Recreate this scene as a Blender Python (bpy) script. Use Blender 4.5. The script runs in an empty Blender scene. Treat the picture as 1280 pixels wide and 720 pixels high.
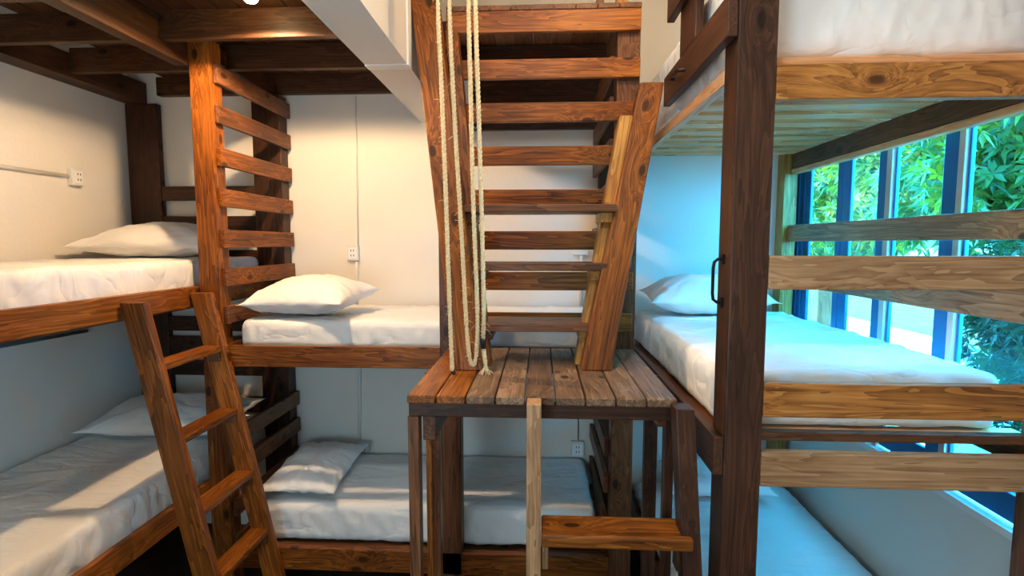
import bpy, math, random
from mathutils import Vector, Matrix, noise
R = random.Random(7)
C = bpy.context.scene.collection
EZ = 2.2                       # eye height over the floor; z below is written from eye level

# ------------------------------------------------------------------ materials
def newmat(name):
    m = bpy.data.materials.new(name); m.use_nodes = True
    nt = m.node_tree; nt.nodes.clear()
    return m, nt
def N(nt, typ, **kw):
    n = nt.nodes.new(typ)
    for k, v in kw.items():
        if k in n.inputs.keys(): n.inputs[k].default_value = v
        else: setattr(n, k, v)
    return n
def L(nt, a, b): nt.links.new(a, b)
def ramp(nt, fac, stops):
    r = nt.nodes.new('ShaderNodeValToRGB')
    e = r.color_ramp.elements
    while len(e) < len(stops): e.new(0.5)
    for i, (p, c) in enumerate(stops):
        e[i].position = p; e[i].color = (*c, 1)
    L(nt, fac, r.inputs[0]); return r.outputs[0]
def mixc(nt, fac, a, b, mode='MIX'):
    m = nt.nodes.new('ShaderNodeMix'); m.data_type = 'RGBA'; m.blend_type = mode
    for s, v in ((m.inputs[0], fac), (m.inputs[6], a), (m.inputs[7], b)):
        if hasattr(v, 'is_linked'): L(nt, v, s)
        elif isinstance(v, tuple): s.default_value = (*v, 1) if len(v) == 3 else v
        else: s.default_value = v
    return m.outputs[2]
def math_(nt, op, a, b=0.0, c=None):
    m = nt.nodes.new('ShaderNodeMath'); m.operation = op
    for i, v in enumerate((a, b, c)):
        if v is None: continue
        if hasattr(v, 'is_linked'): L(nt, v, m.inputs[i])
        else: m.inputs[i].default_value = v
    return m.outputs[0]

def wood(name, dark, mid, light, rough=0.42, grain=0.75, spec=0.25):
    m, nt = newmat(name)
    at = N(nt, 'ShaderNodeAttribute', attribute_name='gr')
    oi = N(nt, 'ShaderNodeObjectInfo')
    off = N(nt, 'ShaderNodeVectorMath', operation='SCALE'); off.inputs[0].default_value = (37., 19., 53.)
    L(nt, oi.outputs['Random'], off.inputs['Scale'])
    ad = N(nt, 'ShaderNodeVectorMath', operation='ADD'); L(nt, at.outputs['Vector'], ad.inputs[0]); L(nt, off.outputs[0], ad.inputs[1])
    P = ad.outputs[0]
    sx = N(nt, 'ShaderNodeSeparateXYZ'); L(nt, P, sx.inputs[0])
    yz = math_(nt, 'ADD', sx.outputs[1], sx.outputs[2])
    # knots
    kc = N(nt, 'ShaderNodeCombineXYZ'); L(nt, math_(nt, 'MULTIPLY', sx.outputs[0], 2.6), kc.inputs[0]); L(nt, math_(nt, 'MULTIPLY', yz, 5.0), kc.inputs[1])
    vo = N(nt, 'ShaderNodeTexVoronoi', voronoi_dimensions='2D', Scale=1.0); L(nt, kc.outputs[0], vo.inputs['Vector'])
    cs = N(nt, 'ShaderNodeSeparateColor'); L(nt, vo.outputs['Color'], cs.inputs[0])
    on = math_(nt, 'GREATER_THAN', cs.outputs[0], 0.62)
    d = vo.outputs['Distance']
    kn = N(nt, 'ShaderNodeMapRange', interpolation_type='SMOOTHSTEP'); L(nt, d, kn.inputs[0])
    kn.inputs[1].default_value = 0.05; kn.inputs[2].default_value = 0.11; kn.inputs[3].default_value = 1; kn.inputs[4].default_value = 0
    knot = math_(nt, 'MULTIPLY', kn.outputs[0], on)
    bend = math_(nt, 'MULTIPLY', math_(nt, 'POWER', 2.718, math_(nt, 'MULTIPLY', d, -5.0)), math_(nt, 'MULTIPLY', on, 0.11))
    # grain coordinates bent round the knots
    gx = N(nt, 'ShaderNodeCombineXYZ'); L(nt, math_(nt, 'MULTIPLY', sx.outputs[0], 0.55), gx.inputs[0])
    L(nt, math_(nt, 'ADD', sx.outputs[1], bend), gx.inputs[1]); L(nt, math_(nt, 'ADD', sx.outputs[2], bend), gx.inputs[2])
    n1 = N(nt, 'ShaderNodeTexNoise', Scale=9.0, Detail=3.0, Roughness=0.55, Distortion=0.6)
    mp = N(nt, 'ShaderNodeMapping'); mp.inputs['Scale'].default_value = (0.25, 1.6, 1.6); L(nt, gx.outputs[0], mp.inputs[0]); L(nt, mp.outputs[0], n1.inputs['Vector'])
    rings = math_(nt, 'FRACT', math_(nt, 'MULTIPLY', n1.outputs[0], 7.0))
    n2 = N(nt, 'ShaderNodeTexNoise', Scale=60.0, Detail=3.0, Roughness=0.6)
    mp2 = N(nt, 'ShaderNodeMapping'); mp2.inputs['Scale'].default_value = (0.06, 1.8, 1.8); L(nt, gx.outputs[0], mp2.inputs[0]); L(nt, mp2.outputs[0], n2.inputs['Vector'])
    n3 = N(nt, 'ShaderNodeTexNoise', Scale=2.2, Detail=4.0); L(nt, P, n3.inputs['Vector'])
    f = math_(nt, 'ADD', math_(nt, 'MULTIPLY', rings, 0.33 * grain), math_(nt, 'MULTIPLY', n2.outputs[0], 0.55))
    f = math_(nt, 'ADD', f, math_(nt, 'MULTIPLY', n3.outputs[0], 0.5))
    f = math_(nt, 'SUBTRACT', math_(nt, 'MULTIPLY', f, 1.35), 0.42)
    f = math_(nt, 'ADD', f, math_(nt, 'MULTIPLY', math_(nt, 'SUBTRACT', oi.outputs['Random'], 0.5), 0.16))
    col = ramp(nt, f, [(0.1, dark), (0.5, mid), (0.85, light)])
    kcol = tuple(c * 0.35 for c in dark)
    col = mixc(nt, math_(nt, 'MULTIPLY', knot, 0.85), col, kcol)
    b = N(nt, 'ShaderNodeBsdfPrincipled', Roughness=rough); b.inputs['Specular IOR Level'].default_value = spec
    L(nt, col, b.inputs['Base Color'])
    bp = N(nt, 'ShaderNodeBump', Strength=0.25, Distance=0.002); L(nt, f, bp.inputs['Height']); L(nt, bp.outputs[0], b.inputs['Normal'])
    o = N(nt, 'ShaderNodeOutputMaterial'); L(nt, b.outputs[0], o.inputs[0])
    return m

def plain(name, col, rough=0.6, var=0.06, scale=6.0, bump=0.0, bscale=60.0, metal=0.0, spec=0.4):
    m, nt = newmat(name)
    tc = N(nt, 'ShaderNodeTexCoord')
    n = N(nt, 'ShaderNodeTexNoise', Scale=scale, Detail=4.0); L(nt, tc.outputs['Object'], n.inputs['Vector'])
    a = tuple(max(0, c * (1 - var)) for c in col); c2 = tuple(min(1, c * (1 + var)) for c in col)
    cc = ramp(nt, n.outputs[0], [(0.3, a), (0.7, c2)])
    b = N(nt, 'ShaderNodeBsdfPrincipled', Roughness=rough, Metallic=metal); b.inputs['Specular IOR Level'].default_value = spec
    L(nt, cc, b.inputs['Base Color'])
    if bump:
        n2 = N(nt, 'ShaderNodeTexNoise', Scale=bscale, Detail=4.0); L(nt, tc.outputs['Object'], n2.inputs['Vector'])
        bp = N(nt, 'ShaderNodeBump', Strength=bump, Distance=0.01); L(nt, n2.outputs[0], bp.inputs['Height']); L(nt, bp.outputs[0], b.inputs['Normal'])
    o = N(nt, 'ShaderNodeOutputMaterial'); L(nt, b.outputs[0], o.inputs[0])
    return m

def cloth(name, col):
    m, nt = newmat(name)
    tc = N(nt, 'ShaderNodeTexCoord')
    n = N(nt, 'ShaderNodeTexNoise', Scale=3.0, Detail=3.0, Roughness=0.5, Distortion=0.5)
    mp = N(nt, 'ShaderNodeMapping'); mp.inputs['Scale'].default_value = (1.0, 2.2, 1.6); mp.inputs['Rotation'].default_value = (0, 0, 0.5)
    L(nt, tc.outputs['Object'], mp.inputs[0]); L(nt, mp.outputs[0], n.inputs['Vector'])
    rid = math_(nt, 'ABSOLUTE', math_(nt, 'SUBTRACT', n.outputs[0], 0.5))
    rid = math_(nt, 'POWER', math_(nt, 'MINIMUM', math_(nt, 'MULTIPLY', rid, 7.0), 1.0), 0.7)
    w = N(nt, 'ShaderNodeTexNoise', Scale=900.0); L(nt, tc.outputs['Object'], w.inputs['Vector'])
    h = math_(nt, 'ADD', rid, math_(nt, 'MULTIPLY', w.outputs[0], 0.06))
    bp = N(nt, 'ShaderNodeBump', Strength=0.4, Distance=0.012); L(nt, h, bp.inputs['Height'])
    b = N(nt, 'ShaderNodeBsdfPrincipled', Roughness=0.85); b.inputs['Base Color'].default_value = (*col, 1)
    b.inputs['Specular IOR Level'].default_value = 0.2; b.inputs['Sheen Weight'].default_value = 0.15
    L(nt, bp.outputs[0], b.inputs['Normal'])
    o = N(nt, 'ShaderNodeOutputMaterial'); L(nt, b.outputs[0], o.inputs[0])
    return m

def glass(name, milk):
    m, nt = newmat(name)
    t = N(nt, 'ShaderNodeBsdfTransparent'); t.inputs[0].default_value = (0.80, 0.97, 1.0, 1)
    g = N(nt, 'ShaderNodeBsdfGlossy', Roughness=0.02)
    lw = N(nt, 'ShaderNodeLayerWeight'); fr = math_(nt, 'ADD', math_(nt, 'MULTIPLY', math_(nt, 'POWER', lw.outputs['Facing'], 4.0), 0.25), 0.02)
    mx = N(nt, 'ShaderNodeMixShader'); L(nt, fr, mx.inputs[0]); L(nt, t.outputs[0], mx.inputs[1]); L(nt, g.outputs[0], mx.inputs[2])
    dd = N(nt, 'ShaderNodeBsdfDiffuse'); dd.inputs[0].default_value = (0.8, 0.9, 0.9, 1)
    tl = N(nt, 'ShaderNodeBsdfTranslucent'); tl.inputs[0].default_value = (0.8, 0.95, 0.95, 1)
    ad = N(nt, 'ShaderNodeMixShader'); L(nt, dd.outputs[0], ad.inputs[1]); L(nt, tl.outputs[0], ad.inputs[2])
    tc = N(nt, 'ShaderNodeTexCoord'); n = N(nt, 'ShaderNodeTexNoise', Scale=5.0, Detail=5.0); L(nt, tc.outputs['Object'], n.inputs['Vector'])
    m2 = N(nt, 'ShaderNodeMixShader'); L(nt, math_(nt, 'MULTIPLY', n.outputs[0], 2 * milk), m2.inputs[0])
    L(nt, mx.outputs[0], m2.inputs[1]); L(nt, ad.outputs[0], m2.inputs[2])
    o = N(nt, 'ShaderNodeOutputMaterial'); L(nt, m2.outputs[0], o.inputs[0])
    return m

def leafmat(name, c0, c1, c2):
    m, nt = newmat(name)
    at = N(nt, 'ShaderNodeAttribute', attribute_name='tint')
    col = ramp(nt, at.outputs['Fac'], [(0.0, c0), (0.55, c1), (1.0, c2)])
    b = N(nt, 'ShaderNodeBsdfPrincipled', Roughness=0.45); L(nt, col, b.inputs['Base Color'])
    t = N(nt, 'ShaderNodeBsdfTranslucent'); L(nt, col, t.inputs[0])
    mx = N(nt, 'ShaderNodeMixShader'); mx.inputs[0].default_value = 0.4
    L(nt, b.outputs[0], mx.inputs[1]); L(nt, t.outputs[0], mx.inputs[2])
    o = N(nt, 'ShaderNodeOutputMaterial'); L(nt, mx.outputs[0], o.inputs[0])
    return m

def emis(name, col, s):
    m, nt = newmat(name)
    e = N(nt, 'ShaderNodeEmission', Strength=s); e.inputs[0].default_value = (*col, 1)
    o = N(nt, 'ShaderNodeOutputMaterial'); L(nt, e.outputs[0], o.inputs[0])
    return m

M = {}
M['orange'] = wood('stained_orange_pine', (0.038, 0.009, 0.001), (0.205, 0.058, 0.007), (0.43, 0.145, 0.022))
M['amber'] = wood('bare_amber_pine', (0.16, 0.055, 0.010), (0.42, 0.19, 0.04), (0.62, 0.34, 0.09))
M['brown'] = wood('brown_stained_pine', (0.045, 0.015, 0.006), (0.145, 0.055, 0.022), (0.26, 0.11, 0.048))
M['dark'] = wood('dark_stained_pine', (0.016, 0.006, 0.003), (0.052, 0.020, 0.010), (0.105, 0.042, 0.020))
M['honey'] = wood('honey_stained_pine', (0.13, 0.038, 0.006), (0.44, 0.17, 0.035), (0.64, 0.31, 0.09))
M['pale'] = wood('pale_worn_pine', (0.12, 0.055, 0.024), (0.34, 0.185, 0.088), (0.52, 0.32, 0.165))
M['slat'] = wood('raw_pine_slat', (0.42, 0.17, 0.06), (0.74, 0.36, 0.16), (0.86, 0.52, 0.27))
M['plank'] = wood('worn_deck_plank', (0.045, 0.022, 0.012), (0.175, 0.096, 0.052), (0.38, 0.24, 0.145))
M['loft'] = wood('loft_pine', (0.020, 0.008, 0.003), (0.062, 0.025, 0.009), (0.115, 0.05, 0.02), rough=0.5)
M['blue'] = plain('blue_paint', (0.012, 0.135, 0.36), 0.35, 0.08, 4)
M['wall'] = plain('white_plaster', (0.73, 0.70, 0.645), 0.8, 0.025, 2.0, 0.12, 45)
M['white'] = plain('white_gloss_paint', (0.82, 0.82, 0.80), 0.5, 0.02)
M['paint'] = plain('faded_pinkish_paint', (0.60, 0.47, 0.42), 0.7, 0.12, 5)
M['ceil'] = plain('ceiling_paint', (0.78, 0.76, 0.72), 0.85, 0.03)
M['floor'] = wood('dark_floorboards', (0.02, 0.010, 0.006), (0.05, 0.025, 0.014), (0.085, 0.045, 0.025), rough=0.5)
M['sheet'] = cloth('white_bedsheet', (0.82, 0.81, 0.79))
M['pillow'] = cloth('white_pillowcase', (0.84, 0.83, 0.82))
M['plastic'] = plain('white_plastic', (0.72, 0.70, 0.66), 0.4, 0.02)
M['slot'] = plain('socket_slot', (0.05, 0.05, 0.05), 0.5)
M['grey'] = plain('grey_conduit', (0.16, 0.18, 0.20), 0.4)
M['iron'] = plain('black_iron', (0.012, 0.012, 0.013), 0.45, 0.1, 20, metal=0.6)
M['bolt'] = plain('steel_bolt', (0.25, 0.22, 0.2), 0.4, 0.1, 20, metal=0.9)
M['rope'] = plain('sisal_rope', (0.80, 0.60, 0.33), 0.9, 0.18, 120, 0.4, 400)
M['tape'] = plain('black_tape', (0.012, 0.012, 0.015), 0.4)
M['glass'] = glass('window_glass', 0.0)
M['milk'] = glass('hazy_window_glass', 0.012)
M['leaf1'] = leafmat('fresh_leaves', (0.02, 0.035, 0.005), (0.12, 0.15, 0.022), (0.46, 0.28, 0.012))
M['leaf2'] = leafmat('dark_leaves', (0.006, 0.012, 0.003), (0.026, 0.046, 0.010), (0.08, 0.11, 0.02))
M['bark'] = plain('bark', (0.13, 0.10, 0.08), 0.9, 0.3, 12, 0.6, 30)
M['stone'] = plain('weathered_garden_plaster', (0.62, 0.68, 0.60), 0.9, 0.22, 3.0, 0.3, 20)
M['house'] = plain('white_house_plaster', (0.45, 0.38, 0.34), 0.85, 0.05)
M['tile'] = plain('terracotta', (0.38, 0.14, 0.07), 0.8, 0.2, 8)
M['soil'] = plain('garden_soil', (0.16, 0.12, 0.07), 0.95, 0.3, 3.0, 0.4, 15)
M['bulb'] = emis('lit_bulb', (1.0, 0.70, 0.34), 60.0)
M['lampwhite'] = plain('lamp_holder', (0.7, 0.66, 0.58), 0.5)
M['handrail'] = M['orange']

# ------------------------------------------------------------------ mesh building
class MB:
    def __init__(s): s.v = []; s.f = []; s.g = []; s.sm = False; s.tint = None
    def poly8(s, c, gr):
        i = len(s.v); s.v += [Vector(p) for p in c]; s.g += gr
        for q in ((0, 3, 2, 1), (4, 5, 6, 7), (0, 1, 5, 4), (1, 2, 6, 5), (2, 3, 7, 6), (3, 0, 4, 7)):
            s.f.append(tuple(i + k for k in q))
        return s
    def box(s, x0, x1, y0, y1, z0, z1, ax=None):
        d = (x1 - x0, y1 - y0, z1 - z0)
        if ax is None: ax = d.index(max(d))
        o = (R.uniform(0, 20), R.uniform(0, 20), R.uniform(0, 20))
        c = [(x0, y0, z0), (x1, y0, z0), (x1, y1, z0), (x0, y1, z0), (x0, y0, z1), (x1, y0, z1), (x1, y1, z1), (x0, y1, z1)]
        rest = [k for k in (0, 1, 2) if k != ax]
        gr = [(p[ax] + o[0], p[rest[0]] + o[1], p[rest[1]] + o[2]) for p in c]
        return s.poly8(c, gr)
    def shear(s, p0, p1, w0, d0, w1=None, d1=None):
        """a leaning board with level cut ends: centres p0 (low) and p1 (high), size w along x and d along y"""
        w1 = w1 or w0; d1 = d1 or d0
        o = (R.uniform(0, 20), R.uniform(0, 20), R.uniform(0, 20))
        c = []; gr = []
        for (p, w, d) in ((p0, w0, d0), (p1, w1, d1)):
            for sx, sy in ((-1, -1), (1, -1), (1, 1), (-1, 1)):
                c.append((p[0] + sx * w / 2, p[1] + sy * d / 2, p[2])); gr.append((p[2] + o[0], sx * w / 2 + o[1], sy * d / 2 + o[2]))
        return s.poly8(c, gr)
    def bar(s, p0, p1, w, h, up=(0, 0, 1)):
        p0 = Vector(p0); p1 = Vector(p1); a = (p1 - p0); ln = a.length; a.normalize()
        b = a.cross(Vector(up)); b.normalize(); u = b.cross(a)
        c = []; gr = []; o = R.uniform(0, 20)
        for t, p in ((0, p0), (ln, p1)):
            for sb, su in ((-1, -1), (1, -1), (1, 1), (-1, 1)):
                c.append(p + b * (sb * w / 2) + u * (su * h / 2)); gr.append((t + o, sb * w / 2 + o, su * h / 2))
        return s.poly8(c, gr)
    def tube(s, pts, r, n=8, cap=True):
        pts = [Vector(p) for p in pts]; base = len(s.v); prev = None
        for k, p in enumerate(pts):
            a = (pts[min(k + 1, len(pts) - 1)] - pts[max(k - 1, 0)]).normalized()
            if prev is None:
                b = a.orthogonal().normalized()
            else:
                b = (prev - a * prev.dot(a)).normalized()
            prev = b; c = a.cross(b)
            rr = r[k] if isinstance(r, (list, tuple)) else r
            for j in range(n):
                t = 2 * math.pi * j / n
                s.v.append(p + b * (rr * math.cos(t)) + c * (rr * math.sin(t))); s.g.append((k * .01, t, 0))
        for k in range(len(pts) - 1):
            for j in range(n):
                s.f.append((base + k * n + j, base + k * n + (j + 1) % n, base + (k + 1) * n + (j + 1) % n, base + (k + 1) * n + j))
        if cap:
            s.f.append(tuple(base + j for j in range(n))[::-1]); s.f.append(tuple(base + (len(pts) - 1) * n + j for j in range(n)))
        return s
    def lathe(s, cx, cy, prof, n=20):
        base = len(s.v)
        for r, z in prof:
            for j in range(n):
                t = 2 * math.pi * j / n; s.v.append(Vector((cx + r * math.cos(t), cy + r * math.sin(t), z))); s.g.append((z, r, t))
        for k in range(len(prof) - 1):
            for j in range(n):
                s.f.append((base + k * n + j, base + k * n + (j + 1) % n, base + (k + 1) * n + (j + 1) % n, base + (k + 1) * n + j))
        s.f.append(tuple(base + j for j in range(n))[::-1]); s.f.append(tuple(base + (len(prof) - 1) * n + j for j in range(n)))
        return s
    def build(s, name, mat, root=None, bev=0.0, smooth=False):
        vs = [Vector((v[0], v[1], v[2] + EZ)) for v in s.v]
        if root is not None: o0 = root_loc(root)
        else:
            xs = [v.x for v in vs]; ys = [v.y for v in vs]; zs = [v.z for v in vs]
            o0 = Vector(((min(xs) + max(xs)) / 2, (min(ys) + max(ys)) / 2, min(zs)))
        me = bpy.data.meshes.new(name)
        me.from_pydata([tuple(v - o0) for v in vs], [], s.f)
        at = me.attributes.new('gr', 'FLOAT_VECTOR', 'POINT')
        at.data.foreach_set('vector', [c for g in s.g for c in g])
        if s.tint:
            t = me.attributes.new('tint', 'FLOAT', 'POINT'); t.data.foreach_set('value', s.tint)
        me.materials.append(mat)
        if smooth or s.sm: me.polygons.foreach_set('use_smooth', [True] * len(me.polygons))
        me.update()
        o = bpy.data.objects.new(name, me); C.objects.link(o)
        if root is not None: o.parent = root
        else: o.location = o0
        if bev:
            m = o.modifiers.new('bevel', 'BEVEL'); m.width = bev; m.segments = 2; m.limit_method = 'ANGLE'
        return o
def root_loc(o):
    v = Vector((0, 0, 0))
    while o is not None: v = v + Vector(o.location); o = o.parent
    return v
def thing(name, label, cat, loc, group=None):
    o = bpy.data.objects.new(name, None); C.objects.link(o); o.empty_display_size = 0.1
    o.location = (loc[0], loc[1], loc[2] + EZ)
    return tag(o, label, cat, group)
def tag(o, label, cat, group=None):
    o['label'] = label; o['category'] = cat
    if group: o['group'] = group
    return o
def struct(o): o['kind'] = 'structure'; return o
def B(root, name, mat, *b, bev=0.004, ax=None): return MB().box(*b, ax=ax).build(name, M[mat], root, bev)

FL = -EZ
# ------------------------------------------------------------------ room shell
XL, XR, YB, YF, ZC = -3.05, 1.78, 3.86, -1.3, 1.95
def shell(name, mat, *boxes):
    mb = MB()
    for b in boxes: mb.box(*b)
    return struct(mb.build(name, M[mat]))
shell('floor', 'floor', (XL - .12, XR + .12, YF - .12, YB + .12, FL - .1, FL))
shell('ceiling', 'ceil', (XL - .12, XR + .12, YF - .12, YB + .12, ZC, ZC + .1))
shell('wall_back', 'wall', (XL - .12, XR + .12, YB, YB + .12, FL, ZC))
shell('wall_left', 'wall', (XL - .12, XL, YF, YB, FL, ZC))
shell('wall_front', 'wall', (XL - .12, XR + .12, YF - .12, YF, FL, ZC))
WB, WT = -1.075, 0.62        # window opening
YW0 = 1.86
shell('wall_right', 'wall', (XR, XR + .05, YF, YB, FL, WB), (XR, XR + .05, YF, YB, WT, ZC), (XR, XR + .05, YF, YW0, WB, WT))
# upper room partition over the loft, its white fascia and corner trim
shell('wall_loft', 'wall', (-.86, -.65, YF, 2.62, .87, ZC))
shell('trim_1', 'wall', (-.86, -.648, 2.685, YB, .868, 1.24))
shell('trim_2', 'white', (-.86, -.642, 2.62, 2.685, .864, ZC))
shell('trim_3', 'white', (XR - .022, XR, YW0, YB, WB - .03, WB))     # white sill edge below the windows

# ------------------------------------------------------------------ windows
def frame(y0, y1, z0, z1, st, sf, top, bot, x0=XR + .012, x1=XR + .032):
    mb = MB()
    mb.box(x0, x1, y0, y0 + st, z0, z1); mb.box(x0, x1, y1 - sf, y1, z0, z1)
    mb.box(x0, x1, y0 + st, y1 - sf, z1 - top, z1); mb.box(x0, x1, y0 + st, y1 - sf, z0, z0 + bot)
    return mb
def window(n, sashes, mat='glass'):
    y0 = min(s[0] for s in sashes); y1 = max(s[1] for s in sashes)
    w = bpy.data.objects.new('window_%d' % n, None); C.objects.link(w); w.location = (XR + .04, (y0 + y1) / 2, WB + EZ); struct(w)
    for (a, b, st, sf, g) in sashes:
        f = frame(a, b, WB + .015, WT - .015, st, sf, .07, .11).build('sash', M['blue'], w, .004)
        MB().box(XR + .020, XR + .024, a + st, b - sf, WB + .125, WT - .085).build('glass', M[g], f)
    return w
w1 = window(1, [(3.27, 3.71, .06, .065, 'glass'), (2.862, 3.262, .08, .075, 'milk')])
B(w1, 'jamb', 'blue', XR + .005, XR + .05, 3.715, 3.76, WB, WT); B(w1, 'jamb', 'blue', XR - .005, XR + .04, 3.765, 3.855, WB, WT)
B(w1, 'mullion', 'paint', XR - .002, XR + .04, 2.816, 2.858, WB, WT)
w2 = window(2, [(2.392, 2.812, .095, .012, 'glass')])
B(w2, 'mullion', 'paint', XR - .002, XR + .04, 2.352, 2.388, WB, WT)
w3 = window(3, [(YW0, 2.35, .05, .012, 'glass')])

# ------------------------------------------------------------------ bunk frames
def bunk(label, loc): return thing('bunk_bed', label, 'bunk bed', loc)
# left bunk, along the left wall
LB = bunk('dark orange pine bunk bed along the left wall, its slatted side facing the centre bunk', (-2.5, 2.8, FL))
for b, mt in (((-1.97, -1.85, 2.95, 3.06, FL, 1.14), 'orange'), ((-2.09, -1.96, 3.805, 3.855, FL, 1.05), 'dark'),
              ((-3.04, -2.80, 3.805, 3.855, FL, 1.015), 'dark'), ((-1.97, -1.85, 1.50, 1.61, FL, 1.14), 'orange'), ((-3.04, -2.93, 1.50, 1.61, FL, 1.015), 'dark')):
    B(LB, 'post', mt, *b)
for z0, z1 in ((-.365, -.247), (-1.545, -1.425)):
    B(LB, 'side_rail', 'orange', -2.012, -1.972, 1.55, 3.84, z0, z1)
    B(LB, 'mattress_board', 'brown', -3.0, -2.015, 1.62, 3.74, z0 - .012, z0 + .018)
SZ = [.954, .732, .494, .262, .026, -.2, -.42, -.64, -1.167, -1.373, -1.60, -1.82]
for z in SZ:
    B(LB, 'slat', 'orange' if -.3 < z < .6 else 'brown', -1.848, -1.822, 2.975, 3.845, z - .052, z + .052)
for z0, z1 in ((.314, .418), (.085, .20), (-.17, -.05), (-.66, -.55), (-.86, -.70), (-1.0, -.885), (-1.28, -1.16)):
    B(LB, 'headboard_slat', 'dark', -2.80, -2.09, 3.812, 3.837, z0, z1)

# centre bunk, along the back wall, with the stair wall and the landing above it
CB = bunk('orange pine bunk bed along the back wall, with a slatted stair wall and landing', (-.7, 3.4, FL))
B(CB, 'post', 'brown', -.56, -.445, 2.90, 3.0, FL, 1.18); B(CB, 'post', 'brown', .402, .522, 2.90, 3.0, FL, 1.18)
B(CB, 'post', 'dark', -1.945, -1.850, 3.74, 3.85, FL, 1.05); B(CB, 'post', 'dark', .41, .52, 3.75, 3.855, FL, 1.18)
B(CB, 'front_rail', 'orange', -1.82, -.56, 2.91, 2.95, -.71, -.588)
B(CB, 'front_rail', 'dark', -.445, .40, 2.94, 2.98, -.71, -.588)
B(CB, 'front_rail', 'orange', -1.82, .40, 2.90, 2.94, -1.925, -1.79)
for z in (-.69, -1.88): B(CB, 'mattress_board', 'brown', -1.82, .40, 3.005, 3.85, z, z + .045)
for z in (1.157, .916, .692, .466, .238, .015, -.206, -.43):
    B(CB, 'stair_slat', 'orange', -.50, .518 if z > .6 else .50, 2.868, 2.897, z - .055 if z > 1 else z - .05, z + .055 if z > 1 else z + .05)
for z in (.954, .74, .515, .285, .05, -.19, -1.17, -1.385, -1.63, -1.85):
    B(CB, 'end_slat', 'brown', .372, .398, 2.96, 3.85, z - .052, z + .052)
for i in range(9):
    x = -.50 + i * .1135
    B(CB, 'landing_board', 'brown', x, x + .112, 2.872, 3.85, 1.215, 1.243)
B(CB, 'landing_joist', 'dark', -.50, .40, 3.80, 3.85, .80, 1.21); B(CB, 'landing_joist', 'dark', -.5, .4, 3.35, 3.39, 1.11, 1.21)
B(CB, 'handrail_post', 'amber', .40, .46, 2.95, 3.0, 1.243, ZC - .3); B(CB, 'handrail_post', 'brown', .33, .375, 3.3, 3.34, 1.243, ZC - .3)

# right bunk, three tiers under the windows
RB = bunk('tall three tier bunk bed under the blue windows with a thick dark front post', (1.15, 2.8, FL))
B(RB, 'post', 'dark', .635, .762, 1.80, 1.925, FL, 1.35, bev=.006)
B(RB, 'post', 'brown', 1.69, 1.77, 1.80, 1.90, FL, 1.35)
B(RB, 'post', 'amber', 1.66, 1.75, 3.74, 3.85, FL, 1.0)
for b, mt in (((.464, .576), 'honey'), ((-.155, -.042), 'pale'), ((-.592, -.474), 'honey'), ((-.837, -.717), 'pale'), ((-1.86, -1.75), 'brown')):
    B(RB, 'front_rail', mt, .762, 1.69, 1.80, 1.842, *b)
B(RB, 'front_bearer', 'slat', .762, 1.69, 1.845, 1.885, .580, .612)
B(RB, 'front_bearer', 'brown', .762, 1.69, 1.85, 1.89, -.692, -.660)
# guard boards on the window side
B(RB, 'guard_rail', 'pale', 1.70, 1.738, 1.91, 3.74, .012, .122); B(RB, 'guard_rail', 'pale', 1.70, 1.738, 1.91, 3.74, -.285, -.155)
# side rails facing the stairs
B(RB, 'side_rail', 'dark', .60, .633, 1.80, 2.69, .665, .80); B(RB, 'side_rail', 'dark', .60, .633, 1.80, 3.84, -.80, -.665)
B(RB, 'side_rail', 'dark', .60, .633, 1.80, 3.84, -1.87, -1.75)
B(RB, 'side_bearer', 'slat', .636, .675, 1.93, 3.84, .55, .60)
B(RB, 'side_bearer', 'brown', .634, .705, 1.93, 3.84, -.80, -.69)
B(RB, 'window_bearer', 'brown', 1.70, 1.745, 1.905, 3.73, .50, .60); B(RB, 'window_bearer', 'brown', 1.70, 1.745, 1.905, 3.73, -.79, -.715)
B(RB, 'window_bearer', 'slat', 1.70, 1.745, 1.905, 3.73, .465, .497)
ys = [1.90 + i * .178 for i in range(11)]
for y in ys:
    B(RB, 'bed_slat', 'slat', .68, 1.745, y, y + .10, .603, .628, bev=.003)
for y in ys[::1]:
    B(RB, 'bed_slat', 'slat', .706, 1.745, y, y + .10, -.706, -.682, bev=.003)
B(RB, 'mattress_board', 'brown', .64, 1.74, 1.85, 3.84, -1.88, -1.84)
B(RB, 'guard_post', 'dark', .60, .633, 2.17, 2.40, .80, 1.30); B(RB, 'guard_rail', 'dark', .565, .598, 2.05, 2.50, .985, 1.10)
h = MB().tube([(.635, 1.865, -.055), (.615, 1.865, -.055), (.603, 1.865, -.065), (.600, 1.865, -.085), (.600, 1.865, -.175), (.603, 1.865, -.195), (.615, 1.865, -.205), (.635, 1.865, -.205)], .0055)
h.box(.627, .634, 1.853, 1.877, -.072, -.038); h.box(.627, .634, 1.853, 1.877, -.222, -.188)
h.build('handle', M['iron'], RB, smooth=False)
h = MB().tube([(.60, 2.48, .735), (.578, 2.475, .735), (.572, 2.44, .735), (.572, 2.34, .725), (.578, 2.31, .72), (.60, 2.305, .72)], .007)
h.build('handle', M['iron'], RB)

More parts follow.
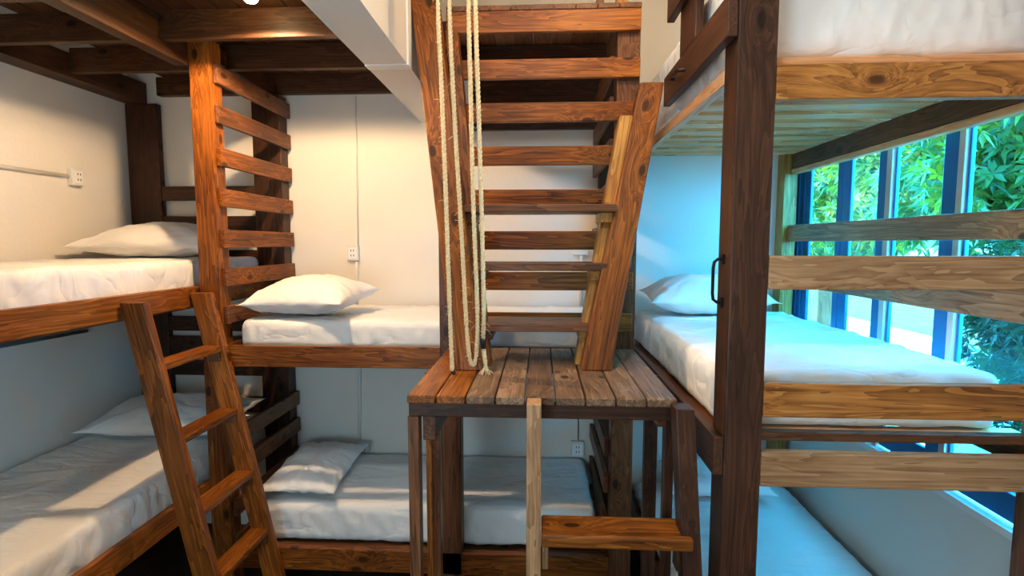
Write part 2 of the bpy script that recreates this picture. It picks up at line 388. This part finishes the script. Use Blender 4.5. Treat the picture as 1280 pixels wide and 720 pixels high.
# ------------------------------------------------------------------ loft over the left bunk
LF = thing('loft_deck', 'dark wooden loft deck of beams, joists and planks over the left bunk', 'loft', (-2.0, 2.5, .95))
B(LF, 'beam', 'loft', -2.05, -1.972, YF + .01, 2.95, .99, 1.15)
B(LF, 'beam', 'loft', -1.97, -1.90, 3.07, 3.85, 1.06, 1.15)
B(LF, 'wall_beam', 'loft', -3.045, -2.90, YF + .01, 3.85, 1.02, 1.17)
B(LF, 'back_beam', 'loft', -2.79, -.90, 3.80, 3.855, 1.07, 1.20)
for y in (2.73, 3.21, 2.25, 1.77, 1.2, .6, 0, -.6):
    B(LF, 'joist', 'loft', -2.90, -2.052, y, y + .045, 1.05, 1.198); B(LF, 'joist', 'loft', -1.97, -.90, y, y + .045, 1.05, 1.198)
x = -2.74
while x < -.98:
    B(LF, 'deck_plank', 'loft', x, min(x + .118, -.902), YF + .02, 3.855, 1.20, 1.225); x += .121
# lamp under the loft
lp = thing('ceiling_lamp', 'lit warm bulb fixed under the wooden loft deck', 'lamp', (-1.37, 2.53, 1.13))
MB().lathe(-1.37, 2.53, [(.055, 1.2), (.055, 1.185), (.040, 1.178), (.038, 1.172), (.0, 1.172)]).build('lamp_holder', M['lampwhite'], lp, smooth=True)
MB().lathe(-1.37, 2.53, [(.0, 1.173), (.028, 1.171), (.034, 1.160), (.032, 1.146), (.022, 1.135), (.001, 1.130)]).build('bulb', M['bulb'], lp, smooth=True)

# ------------------------------------------------------------------ stairs to the landing
ST = thing('wooden_stairs', 'steep wooden stairs of leaning boards standing on the plank platform', 'stairs', (0, 2.5, -.573))
FP = -.573
MB().shear((-.318, 2.37, FP), (-.612, 2.80, 1.40), .128, .10, .135, .10).build('stringer', M['orange'], ST, .006)
MB().shear((.254, 2.40, FP), (.555, 2.79, .80), .136, .10, .118, .10).build('stringer', M['orange'], ST, .006)
MB().shear((.197, 2.52, FP), (.425, 2.755, .63), .062, .11).build('inner_stringer', M['amber'], ST, .004)
MB().shear((-.262, 2.50, FP), (-.458, 2.81, 1.08), .062, .09).build('inner_stringer', M['orange'], ST, .004)
for z, xa, xb, y in ((.165, -.375, .36, 2.52), (-.112, -.33, .315, 2.48), (-.395, -.29, .27, 2.44)):
    B(ST, 'tread', 'brown', xa, xb, y, y + .26, z - .018, z + .018)
for z, xa, xb, y in ((.165, -.36, .345, 2.56), (-.112, -.315, .30, 2.52), (-.395, -.275, .245, 2.48)):
    B(ST, 'cleat', 'amber', xb - .06, xb, y, y + .2, z - .065, z - .0185); B(ST, 'cleat', 'brown', xa, xa + .05, y, y + .2, z - .065, z - .0185)

# ------------------------------------------------------------------ platform
PF = thing('plank_platform', 'wooden plank platform between the beds carrying the stairs', 'platform', (0, 2.4, FL))
xs = [-.503 + i * .1125 for i in range(10)]
for i in range(9):
    B(PF, 'plank', 'orange' if i < 2 else 'plank', xs[i] + .002, xs[i + 1] - .003, 1.93, 2.862, -.605, FP, bev=.005)
B(PF, 'front_beam', 'dark', -.50, .50, 1.952, 1.99, -.662, -.606); B(PF, 'back_beam', 'dark', -.44, .40, 2.80, 2.84, -.70, -.606)
B(PF, 'side_joist', 'brown', -.455, -.405, 1.992, 2.86, -.77, -.606); B(PF, 'side_joist', 'brown', .45, .49, 1.992, 2.86, -.70, -.606)
B(PF, 'leg', 'brown', -.506, -.463, 1.955, 2.01, FL, -.662); B(PF, 'leg', 'orange', -.54, -.488, 2.42, 2.475, FL, -.606)
B(PF, 'leg', 'dark', .478, .515, 1.99, 2.03, FL, -.606); B(PF, 'leg', 'dark', .486, .545, 2.40, 2.44, FL, -.606)
B(PF, 'leg', 'brown', -.455, -.42, 2.14, 2.18, FL, -.77)
# step ladder leaning on the platform's front edge
PL = thing('step_ladder', 'short wooden step ladder leaning on the front edge of the platform', 'ladder', (.25, 1.7, FL))
MB().shear((-.018, 1.72, FL), (-.019, 1.883, FP), .052, .085).build('stringer', M['pale'], PL, .004)
MB().shear((.582, 1.705, FL), (.512, 1.883, FP - .01), .066, .085).build('stringer', M['dark'], PL, .004)
for z, y in ((-1.02, 1.84), (-1.40, 1.80), (-1.78, 1.76)):
    B(PL, 'tread', 'orange' if z > -1.1 else 'brown', .009, .535 + (-1.02 - z) * .03, y - .07, y + .08, z - .045, z, bev=.008)
    B(PL, 'cleat', 'pale', .009, .035, y - .03, y + .03, z - .15, z - .046); B(PL, 'cleat', 'dark', .49, .53, y - .02, y + .04, z - .15, z - .046)

# ------------------------------------------------------------------ ladder of the left bunk
LD = thing('bunk_ladder', 'orange wooden ladder with four visible rungs leaning on the left bunk', 'ladder', (-1.6, 2.6, FL))
sl = .212
def lx(z): return -1.905 + sl * (-.28 - z)
for y in (2.372, 2.872):
    MB().shear((lx(FL), y, FL), (lx(-.278), y, -.278), .118, .042).build('stringer', M['orange'], LD, .005)
for i, z in enumerate((-.575, -.935, -1.30, -1.645, -2.0)):
    B(LD, 'rung', 'orange', lx(z) - .055, lx(z) + .052, 2.394, 2.850, z - .034, z, bev=.004)
    B(LD, 'cleat', 'brown', lx(z) - .02, lx(z) + .045, 2.394, 2.412, z - .09, z - .0345); B(LD, 'cleat', 'brown', lx(z) - .02, lx(z) + .045, 2.832, 2.850, z - .09, z - .0345)

# ------------------------------------------------------------------ mattresses and pillows
def soft_box(x0, x1, y0, y1, z0, z1, r=.045, step=.022, seed=0, amp=.006, skirt=.010, sag=.0):
    nx = max(2, round((x1 - x0) / step)); ny = max(2, round((y1 - y0) / step)); nz = max(4, round((z1 - z0) / .02))
    idx = {}; mb = MB(); mb.sm = True
    sx, sy, sz = x1 - x0, y1 - y0, z1 - z0
    c0 = Vector((x0 + r, y0 + r, z0 + r * .6)); c1 = Vector((x1 - r, y1 - r, z1 - r))
    def vert(i, j, k):
        key = (i, j, k)
        if key in idx: return idx[key]
        p = Vector((x0 + sx * i / nx, y0 + sy * j / ny, z0 + sz * k / nz))
        q = Vector([min(max(p[a], c0[a]), c1[a]) for a in range(3)])
        d = p - q
        if d.length > 1e-6:
            n = d.normalized(); p = q + n * min(r, max(abs(d.x), abs(d.y), abs(d.z)) if sum(abs(c) > 1e-6 for c in d) == 1 else r)
        else: n = Vector((0, 0, 1))
        p.z = max(p.z, z0)
        s3 = Vector((seed * 3.1, seed * 1.7, 0))
        side = 1 - abs(n.z)
        w = .8 * noise.noise(Vector((p.x * 2.2, p.y * 6.0, 0)) + s3) + .4 * noise.noise(Vector((p.x * 9, p.y * 4, 3)) + s3)
        rg = 1 - abs(noise.noise(Vector((p.x * 2.0 + p.y * 1.2, p.y * 4.5 - p.x * 2.0, 9)) + s3)) * 5
        w += 1.1 * max(0, rg) ** 2
        if n.z > .1: p.z += amp * w * n.z - sag * 0
        fold = .9 * noise.noise(Vector(((p.x + p.y) * 26 + p.z * 10, (p.x - p.y) * 26, p.z * 9)) + s3) + .5 * noise.noise(Vector(((p.x + p.y) * 9 + p.z * 12, (p.x - p.y) * 9, p.z * 3)) + s3)
        p += Vector((n.x, n.y, 0)) * skirt * fold * side
        if k == 0: p.z += skirt * .6 * noise.noise(Vector((p.x * 8, p.y * 8, 5)) + s3)
        idx[key] = len(mb.v); mb.v.append(p); mb.g.append((p.x, p.y, p.z)); return idx[key]
    for i in range(nx):
        for j in range(ny):
            mb.f.append((vert(i, j, nz), vert(i + 1, j, nz), vert(i + 1, j + 1, nz), vert(i, j + 1, nz)))
            mb.f.append((vert(i, j, 0), vert(i, j + 1, 0), vert(i + 1, j + 1, 0), vert(i + 1, j, 0)))
    for i in range(nx):
        for k in range(nz):
            mb.f.append((vert(i, 0, k), vert(i + 1, 0, k), vert(i + 1, 0, k + 1), vert(i, 0, k + 1)))
            mb.f.append((vert(i, ny, k), vert(i, ny, k + 1), vert(i + 1, ny, k + 1), vert(i + 1, ny, k)))
    for j in range(ny):
        for k in range(nz):
            mb.f.append((vert(0, j, k), vert(0, j, k + 1), vert(0, j + 1, k + 1), vert(0, j + 1, k)))
            mb.f.append((vert(nx, j, k), vert(nx, j + 1, k), vert(nx, j + 1, k + 1), vert(nx, j, k + 1)))
    return mb
def mattress(label, *b, **kw):
    return tag(soft_box(*b, **kw).build('mattress', M['sheet']), label, 'mattress')
mattress('white sheeted mattress on the upper tier of the left bunk', -3.015, -2.042, 1.66, 3.77, -.325, -.10, seed=1)
mattress('white sheeted mattress on the lower tier of the left bunk behind the ladder', -3.015, -2.045, 1.66, 3.77, -1.505, -1.27, seed=2, skirt=.014)
mattress('cream lit mattress on the upper tier of the centre bunk under the wall socket', -1.785, .338, 3.025, 3.83, -.628, -.455, seed=3, amp=.009)
mattress('white mattress on the lower tier of the centre bunk behind the platform legs', -1.785, .335, 3.03, 3.83, -1.815, -1.585, seed=4, skirt=.014)
mattress('blue lit mattress on the middle tier of the right bunk beside the windows', .665, 1.672, 1.955, 3.71, -.672, -.468, seed=5, amp=.008, skirt=.013)
mattress('white mattress on the lowest tier of the right bunk by the bare wall', .69, 1.735, 1.95, 3.715, -1.822, -1.70, seed=6, amp=.008)
mattress('thick white mattress on the top tier of the right bunk above the windows', .668, 1.735, 1.96, 3.70, .648, 1.03, r=.09, seed=7, skirt=.016)

def pillow(label, c, sx, sy, h, rot, tilt=(0, 0), seed=0):
    n = 44; mb = MB(); mb.sm = True; idx = {}
    rm = Matrix.Rotation(rot, 3, 'Z') @ Matrix.Rotation(tilt[0], 3, 'X') @ Matrix.Rotation(tilt[1], 3, 'Y')
    s3 = Vector((seed * 5.3, seed * 2.9, 0))
    def vert(i, j, side):
        if i in (0, n) or j in (0, n): side = 0
        key = (i, j, side)
        if key in idx: return idx[key]
        u = 2 * i / n - 1; v = 2 * j / n - 1
        # pinched corners: edges bow inwards between them
        x = sx / 2 * u * (1 - .10 * (1 - v * v) * abs(u) ** 3); y = sy / 2 * v * (1 - .10 * (1 - u * u) * abs(v) ** 3)
        t = max(0, 1 - abs(u) ** 2.4) ** .75 * max(0, 1 - abs(v) ** 2.4) ** .75
        z = 0
        if side:
            z = side * h / 2 * t * (1.15 if side > 0 else .85)
            edge = 1 - t
            ang = math.atan2(v, u)
            wr = noise.noise(Vector((ang * 5, (u * u + v * v) * .8, 1)) + s3) * .020 * min(1, edge * 1.6) * min(1, t * 6)
            wr += noise.noise(Vector((u * 1.6, v * 1.6, 2)) + s3) * .016 * t + noise.noise(Vector((u * 5 + v * 2, v * 3, 2)) + s3) * .011 * t + abs(noise.noise(Vector((u * 9 + v * 3, v * 2.5, 7)) + s3)) * .008 * min(1, t * 3)
            z += side * wr
        p = rm @ Vector((x, y, z))
        idx[key] = len(mb.v); mb.v.append(Vector(c) + p); mb.g.append((p.x, p.y, p.z)); return idx[key]
    for i in range(n):
        for j in range(n):
            for s in (1, -1):
                q = (vert(i, j, s), vert(i + 1, j, s), vert(i + 1, j + 1, s), vert(i, j + 1, s))
                if len(set(q)) < 4: continue
                mb.f.append(q if s > 0 else q[::-1])
    return tag(mb.build('pillow', M['pillow']), label, 'pillow')
pillow('plump white pillow on the upper tier of the left bunk by the wall socket', (-2.50, 3.40, .006), .98, .50, .215, 0.03, (.12, 0), 1)
pillow('white pillow on the lower tier of the left bunk behind the ladder', (-2.46, 3.36, -1.155), 1.0, .52, .20, 0.02, (.16, 0), 2)
pillow('cream lit pillow on the upper centre mattress under the wall socket', (-1.44, 3.26, -.338), .68, .56, .23, -.12, (.08, -.03), 3)
pillow('greyish white pillow on the lower centre mattress beside the dark slats', (-1.49, 3.36, -1.49), .50, .72, .15, .02, (.05, 0), 4)
pillow('blue lit pillow against the back wall on the middle tier of the right bunk', (1.08, 3.50, -.345), .80, .44, .25, 0, (.10, 0), 5)
pillow('pale pillow at the far end of the lowest right mattress', (1.18, 3.56, -1.60), .72, .42, .18, 0, (.1, 0), 6)

# ------------------------------------------------------------------ ropes
def rope_path(ctrl, n):
    out = []
    P = [Vector(p) for p in ctrl]
    for i in range(len(P) - 1):
        p0, p1, p2, p3 = P[max(i - 1, 0)], P[i], P[i + 1], P[min(i + 2, len(P) - 1)]
        m = max(2, int((p2 - p1).length / n))
        for k in range(m):
            t = k / m
            out.append(.5 * (2 * p1 + (p2 - p0) * t + (2 * p0 - 5 * p1 + 4 * p2 - p3) * t * t + (3 * p1 - p0 - 3 * p2 + p3) * t ** 3))
    out.append(P[-1]); return out
def rope(label, ctrl, r=.0098, end=None):
    t = thing('hanging_rope', label, 'rope', (ctrl[0][0], ctrl[0][1], ctrl[0][2]), 'pale ropes hanging beside the stairs')
    pts = rope_path(ctrl, .011); mb = MB(); dist = 0
    for s in range(3):
        sp = []; prevp = pts[0]; d = 0; b = None
        for k, p in enumerate(pts):
            a = (pts[min(k + 1, len(pts) - 1)] - pts[max(k - 1, 0)]).normalized(); d += (p - prevp).length; prevp = p
            b = a.orthogonal().normalized() if b is None else (b - a * b.dot(a)).normalized(); c = a.cross(b)
            an = d * 2 * math.pi / .055 + s * 2 * math.pi / 3
            sp.append(p + (b * math.cos(an) + c * math.sin(an)) * r * .52)
        mb.tube(sp, r * .58, 6)
    fb = mb
    for _ in range(int(len(pts) / 5)):
        p = R.choice(pts); d = Vector((R.uniform(-1, 1), R.uniform(-1, 1), R.uniform(-.8, .8))).normalized(); l = R.uniform(.012, .045)
        fb.tube([p, p + d * l * .5, p + d * l + Vector((0, 0, -l * .25))], .0008, 3)
    mb.build('strands', M['rope'], t, smooth=True)
    return t
top = ZC - .02
r1 = rope('outermost pale rope at the stairs, its single strand ending on the platform beside the stringer',
     [(-.435, 2.24, top), (-.424, 2.24, 1.0), (-.412, 2.24, .65), (-.398, 2.235, .2), (-.388, 2.24, -.25), (-.381, 2.252, -.555)])
MB().tube([(-.381, 2.252, -.548), (-.372, 2.252, -.570)], .008, 8).build('dark_tip', M['tape'], r1)
r2 = rope('pale rope hanging in a long loop whose bend almost touches the platform',
     [(-.385, 2.24, top), (-.376, 2.24, 1.0), (-.360, 2.24, .55), (-.338, 2.25, .1), (-.318, 2.26, -.35), (-.308, 2.27, -.49), (-.294, 2.275, -.535), (-.278, 2.27, -.49),
      (-.270, 2.26, -.30), (-.283, 2.25, .15), (-.290, 2.24, .6), (-.297, 2.24, 1.0), (-.300, 2.24, top)])
r4 = rope('pale rope at the stairs with a black taped joint and a frayed end', 
     [(-.268, 2.20, top), (-.264, 2.20, 1.0), (-.252, 2.20, .5), (-.240, 2.20, 0), (-.236, 2.20, -.30), (-.245, 2.25, -.42), (-.236, 2.255, -.52), (-.234, 2.262, -.555)])
MB().tube([(-.2455, 2.248, -.385), (-.2462, 2.25, -.42), (-.2435, 2.252, -.455)], .0125, 12).build('tape', M['tape'], r4, smooth=True)
fb = MB()
for _ in range(26):
    a = R.uniform(0, 6.28); fb.tube([(-.236, 2.258, -.53), (-.236 + .014 * math.cos(a), 2.26 + .014 * math.sin(a), -.55), (-.234 + .032 * math.cos(a), 2.262 + .03 * math.sin(a), -.569)], .0011, 3)
fb.build('frayed_end', M['rope'], r4)

# ------------------------------------------------------------------ sockets and conduits
def socket(label, x, z, w=.085, h=.11, back=True, y=None):
    if back:
        t = thing('wall_socket', label, 'socket', (x, YB, z - h / 2))
        MB().box(x - w / 2, x + w / 2, YB - .035, YB, z - h / 2, z + h / 2).build('box', M['plastic'], t, .006)
        MB().box(x - w * .36, x + w * .36, YB - .040, YB - .035, z - h * .36, z + h * .36).build('faceplate', M['white'], t, .002)
        mb = MB()
        for dz in (-.018, .018):
            for dx in (-.010, .010): mb.box(x + dx - .003, x + dx + .003, YB - .0415, YB - .0395, z + dz - .007, z + dz + .007)
        mb.build('slots', M['slot'], t)
    else:
        t = thing('wall_socket', label, 'socket', (XL, y, z - h / 2))
        MB().box(XL, XL + .04, y - w / 2, y + w / 2, z - h / 2, z + h / 2).build('box', M['plastic'], t, .006)
        MB().box(XL + .04, XL + .045, y - w * .36, y + w * .36, z - h * .36, z + h * .36).build('faceplate', M['white'], t, .002)
        mb = MB()
        for dz in (-.018, .018):
            for dy in (-.010, .010): mb.box(XL + .0445, XL + .0465, y + dy - .003, y + dy + .003, z + dz - .007, z + dz + .007)
        mb.build('slots', M['slot'], t)
    return t
socket('white double wall socket above the upper pillow of the left bunk', 0, .43, back=False, y=3.34)
socket('white wall socket on the back wall above the cream lit pillow', -1.378, -.072)
socket('white wall socket low on the back wall behind the greyish lower pillow', -1.33, -1.54, .085, .09)
socket('white wall socket low on the back wall seen under the platform', .285, -1.525, .10, .115)
def conduit(label, pts, r=.011, mat='plastic'):
    mb = MB(); 
    for a, b in zip(pts, pts[1:]): mb.tube([a, b], r, 10)
    return tag(mb.build('wall_conduit', M[mat], smooth=True), label, 'conduit')
conduit('white cable conduit running level along the left wall to the upper socket', [(XL + .012, 1.7, .43), (XL + .012, 3.295, .43)], .012)
conduit('grey tube on the left wall just below the upper left bunk tier', [(XL + .014, 1.7, -.565), (XL + .014, 3.35, -.585)], .013, 'grey')
conduit('thin white cable conduit rising above the socket to the loft', [(-1.345, YB - .007, -.016), (-1.335, YB - .007, 1.06)], .005)
conduit('white cable conduit from the cream lit wall socket down behind the pillow', [(-1.355, YB - .011, -.13), (-1.362, YB - .011, -.46)], .011)
conduit('white cable conduit down the lower back wall to the socket behind the lower pillow', [(-1.352, YB - .011, -.75), (-1.368, YB - .011, -1.494)], .011)
conduit('thin grey cable conduit down to the socket seen under the platform', [(.29, YB - .006, -.75), (.29, YB - .006, -1.465)], .005, 'grey')
tj = thing('wall_conduit', 'white conduit with a T shaped fitting on the wall seen between the stair slats', 'conduit', (.30, YB, -.46))
MB().tube([(.298, YB - .012, -.45), (.298, YB - .012, -.075)], .011, 10).build('pipe', M['plastic'], tj, smooth=True)
MB().box(.235, .345, YB - .03, YB, -.085, -.05).build('fitting', M['plastic'], tj, .005)

# ------------------------------------------------------------------ outdoors
shell('ground', 'soil', (XR + .14, 26, -10, 34, FL - .3, FL))
gw = MB()
gw.box(4.1, 4.3, -4, 12, FL, -1.02)
struct(gw.build('garden_wall', M['stone']))
hs = thing('white_house', 'white plastered house wall beyond the trees outside the windows', 'house', (13.8, 21, FL))
B(hs, 'facade', 'house', 13.6, 14.0, 12, 30, FL, .2, bev=.01); B(hs, 'roof', 'tile', 13.3, 14.4, 11.8, 30.2, .2, .5, bev=.02)
sh = thing('garden_shed', 'low brown plank shed outside behind the far window panes', 'shed', (3.1, 6.4, FL))
B(sh, 'plank_wall', 'brown', 2.95, 3.2, 5.75, 7.1, FL, -.3, bev=.01); B(sh, 'roof', 'tile', 2.88, 3.27, 5.7, 7.15, -.3, -.22, bev=.01)
def tree(name, label, base, hgt, clusters, nleaf, ll, lw, mat, seed, cat='tree', trunk=.06, off=(0, 0, 0)):
    base = tuple(a + b for a, b in zip(base, off)); clusters = [(tuple(a + b for a, b in zip(c[0], off)),) + tuple(c[1:]) for c in clusters]
    rr = random.Random(seed); t = thing(name, label, cat, base)
    bx, by, bz = base
    mb = MB()
    ends = []
    th = Vector((bx + rr.uniform(-.2, .2), by + rr.uniform(-.2, .2), bz + hgt * .45))
    mb.tube([base, (Vector(base) + th) / 2 + Vector((rr.uniform(-.08, .08), .05, 0)), th], [trunk, trunk * .8, trunk * .65], 8)
    for k in range(len(clusters)):
        cc, rad = clusters[k][:2]; cc = Vector(cc)
        mb.tube([th, (th + cc) / 2 + Vector((0, 0, .1)), cc], [trunk * .5, trunk * .32, trunk * .12], 6)
        for q in range(6):
            d = Vector((rr.gauss(0, 1), rr.gauss(0, 1), rr.gauss(0, 1))).normalized()
            mb.tube([cc, cc + d * rad * .55, cc + d * rad * .95 + Vector((0, 0, .05))], [trunk * .14, trunk * .1, trunk * .05], 4)
    mb.build('trunk', M['bark'], t, smooth=True)
    lf = MB(); lf.tint = []
    for cc, rad, dens, bright in clusters:
        cc = Vector(cc)
        for _ in range(int(dens * 1.45)):
            d = Vector((rr.gauss(0, 1), rr.gauss(0, 1), rr.gauss(0, 1))).normalized()
            p = cc + d * rad * rr.uniform(.35, 1.0) ** .5
            ax = (d + Vector((rr.gauss(0, .5), rr.gauss(0, .5), rr.gauss(.3, .5)))).normalized()
            b = ax.orthogonal().normalized(); c = ax.cross(b)
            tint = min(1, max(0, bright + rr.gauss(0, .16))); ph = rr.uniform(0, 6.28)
            for q in range(nleaf):
                an = ph + 2 * math.pi * q / nleaf + rr.uniform(-.25, .25)
                rad_d = (b * math.cos(an) + c * math.sin(an)); out = (rad_d * 1.0 + ax * rr.uniform(.1, .7)).normalized()
                s = ax.cross(out).normalized(); l = ll * rr.uniform(.7, 1.2); w = lw * rr.uniform(.8, 1.2)
                i = len(lf.v)
                droop = Vector((0, 0, -l * .12))
                lf.v += [p, p + out * l * .45 + s * w / 2, p + out * l + droop, p + out * l * .45 - s * w / 2]
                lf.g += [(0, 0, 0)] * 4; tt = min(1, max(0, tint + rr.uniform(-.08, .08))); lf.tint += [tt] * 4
                lf.f.append((i, i + 1, i + 2, i + 3))
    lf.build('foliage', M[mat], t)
    return t
tree('leafy_tree', 'bright green broad tree filling the right hand window outside', (3.6, 4.0, FL), 3.0,
     [((3.3, 3.7, .75), .75, 330, .55), ((3.5, 4.5, .5), .72, 330, .5), ((3.7, 3.4, 1.5), .8, 260, .6), ((3.3, 4.3, 1.15), .6, 240, .85), ((3.3, 3.5, .45), .55, 220, .45), ((2.95, 3.55, 1.0), .35, 90, .95), ((3.0, 3.9, .45), .30, 80, .95), ((4.1, 4.4, 1.3), .8, 260, .5)],
     6, .115, .036, 'leaf1', 11, trunk=.07)
tree('leafy_tree', 'dark green shrub with star shaped leaf tufts low outside the right hand window', (3.2, 3.2, FL), 1.7,
     [((3.1, 3.2, -.35), .50, 210, .5), ((3.3, 3.75, -.30), .45, 170, .45), ((3.0, 2.8, -.5), .45, 150, .6), ((3.3, 3.4, -.75), .5, 150, .4)],
     8, .095, .021, 'leaf2', 12, trunk=.04, off=(-.38, -.48, -.06))
tree('leafy_tree', 'pale green fine leaved tree outside behind the middle window panes', (4.2, 7.4, FL), 3.4,
     [((3.9, 6.6, .6), .8, 300, .5), ((4.0, 7.3, 1.1), .9, 320, .6), ((3.7, 5.9, .95), .6, 220, .75), ((4.3, 6.3, 1.5), .9, 260, .55), ((4.4, 7.6, .2), .7, 180, .45), ((3.5, 5.6, .35), .40, 120, .9)],
     6, .15, .045, 'leaf1', 13, trunk=.07, off=(.32, .55, 0))
tree('leafy_tree', 'olive green tree outside behind the far narrow window pane', (4.6, 9.4, FL), 3.4,
     [((4.4, 8.8, .6), .9, 320, .6), ((4.7, 9.6, 1.1), .9, 300, .5), ((4.3, 8.4, 1.5), .8, 240, .7), ((4.9, 10.2, .5), .9, 260, .5), ((4.2, 8.2, .2), .5, 150, .65)],
     6, .16, .05, 'leaf1', 14, trunk=.08, off=(.8, 1.7, 0))
tree('leafy_tree', 'dark spreading tree farther back in the garden outside', (6.5, 8.5, FL), 4.2,
     [((6.2, 7.2, 1.0), 1.2, 420, .4), ((6.6, 8.8, 1.4), 1.3, 420, .5), ((5.9, 5.6, 1.4), 1.1, 360, .5), ((6.4, 10.4, 1.2), 1.3, 380, .45), ((6.0, 6.2, 2.2), 1.2, 320, .6)],
     6, .2, .06, 'leaf1', 15, trunk=.10, off=(3.0, 2.6, .3))

# ------------------------------------------------------------------ light
def light(name, typ, loc, col, e, **kw):
    l = bpy.data.lights.new(name, typ); l.color = col; l.energy = e
    for k, v in kw.items(): setattr(l, k, v)
    o = bpy.data.objects.new(name, l); C.objects.link(o); o.location = (loc[0], loc[1], loc[2] + EZ); return o
light('loft_bulb_light', 'SPOT', (-1.37, 2.53, 1.085), (1.0, .66, .36), 84, shadow_soft_size=.03, spot_size=3.0, spot_blend=.22)
light('stair_bulb_light', 'POINT', (.34, 1.97, 1.82), (1.0, .68, .36), 26, shadow_soft_size=.06)
light('ceiling_fill_light', 'AREA', (-.4, .85, 1.85), (.90, .96, 1.0), 30, shape='RECTANGLE', size=1.2, size_y=.2)  # added neutral fill near the ceiling, out of view, no tube fixture
light('low_fill_light', 'POINT', (-1.0, -.75, -.55), (.52, .80, 1.0), 54, shadow_soft_size=.3)  # added cool fill low behind the camera, brightens the lower tiers; no lamp there
s = light('sun', 'SUN', (0, 0, 6), (1.0, .85, .5), 8.0, angle=.02)
s.rotation_euler = Vector((.62, .28, -.8)).to_track_quat('-Z', 'Y').to_euler()
w = bpy.data.worlds.new('sky'); bpy.context.scene.world = w; w.use_nodes = True
nt = w.node_tree; nt.nodes.clear()
bg = N(nt, 'ShaderNodeBackground', Strength=21.0); bg.inputs[0].default_value = (.05, .54, 1.0, 1)
L(nt, bg.outputs[0], N(nt, 'ShaderNodeOutputWorld').inputs[0])

# ------------------------------------------------------------------ camera
cam = bpy.data.cameras.new('camera'); co = bpy.data.objects.new('camera', cam); C.objects.link(co)
cam.sensor_width = 36; cam.lens = 36 * 660 / 1280; cam.clip_start = .05
co.location = (0, 0, EZ)
yaw = math.atan2(35, 660); pit = math.atan2(56, 660)
co.rotation_euler = (math.pi / 2 - pit, 0, yaw)
sc = bpy.context.scene; sc.camera = co
sc.view_settings.view_transform = 'Standard'; sc.view_settings.look = 'None'; sc.view_settings.gamma = 1; sc.view_settings.use_curve_mapping = False
sc.view_settings.exposure = 0.66
sc.cycles.use_denoising = True
sc.cycles.max_bounces = 8; sc.cycles.transparent_max_bounces = 12
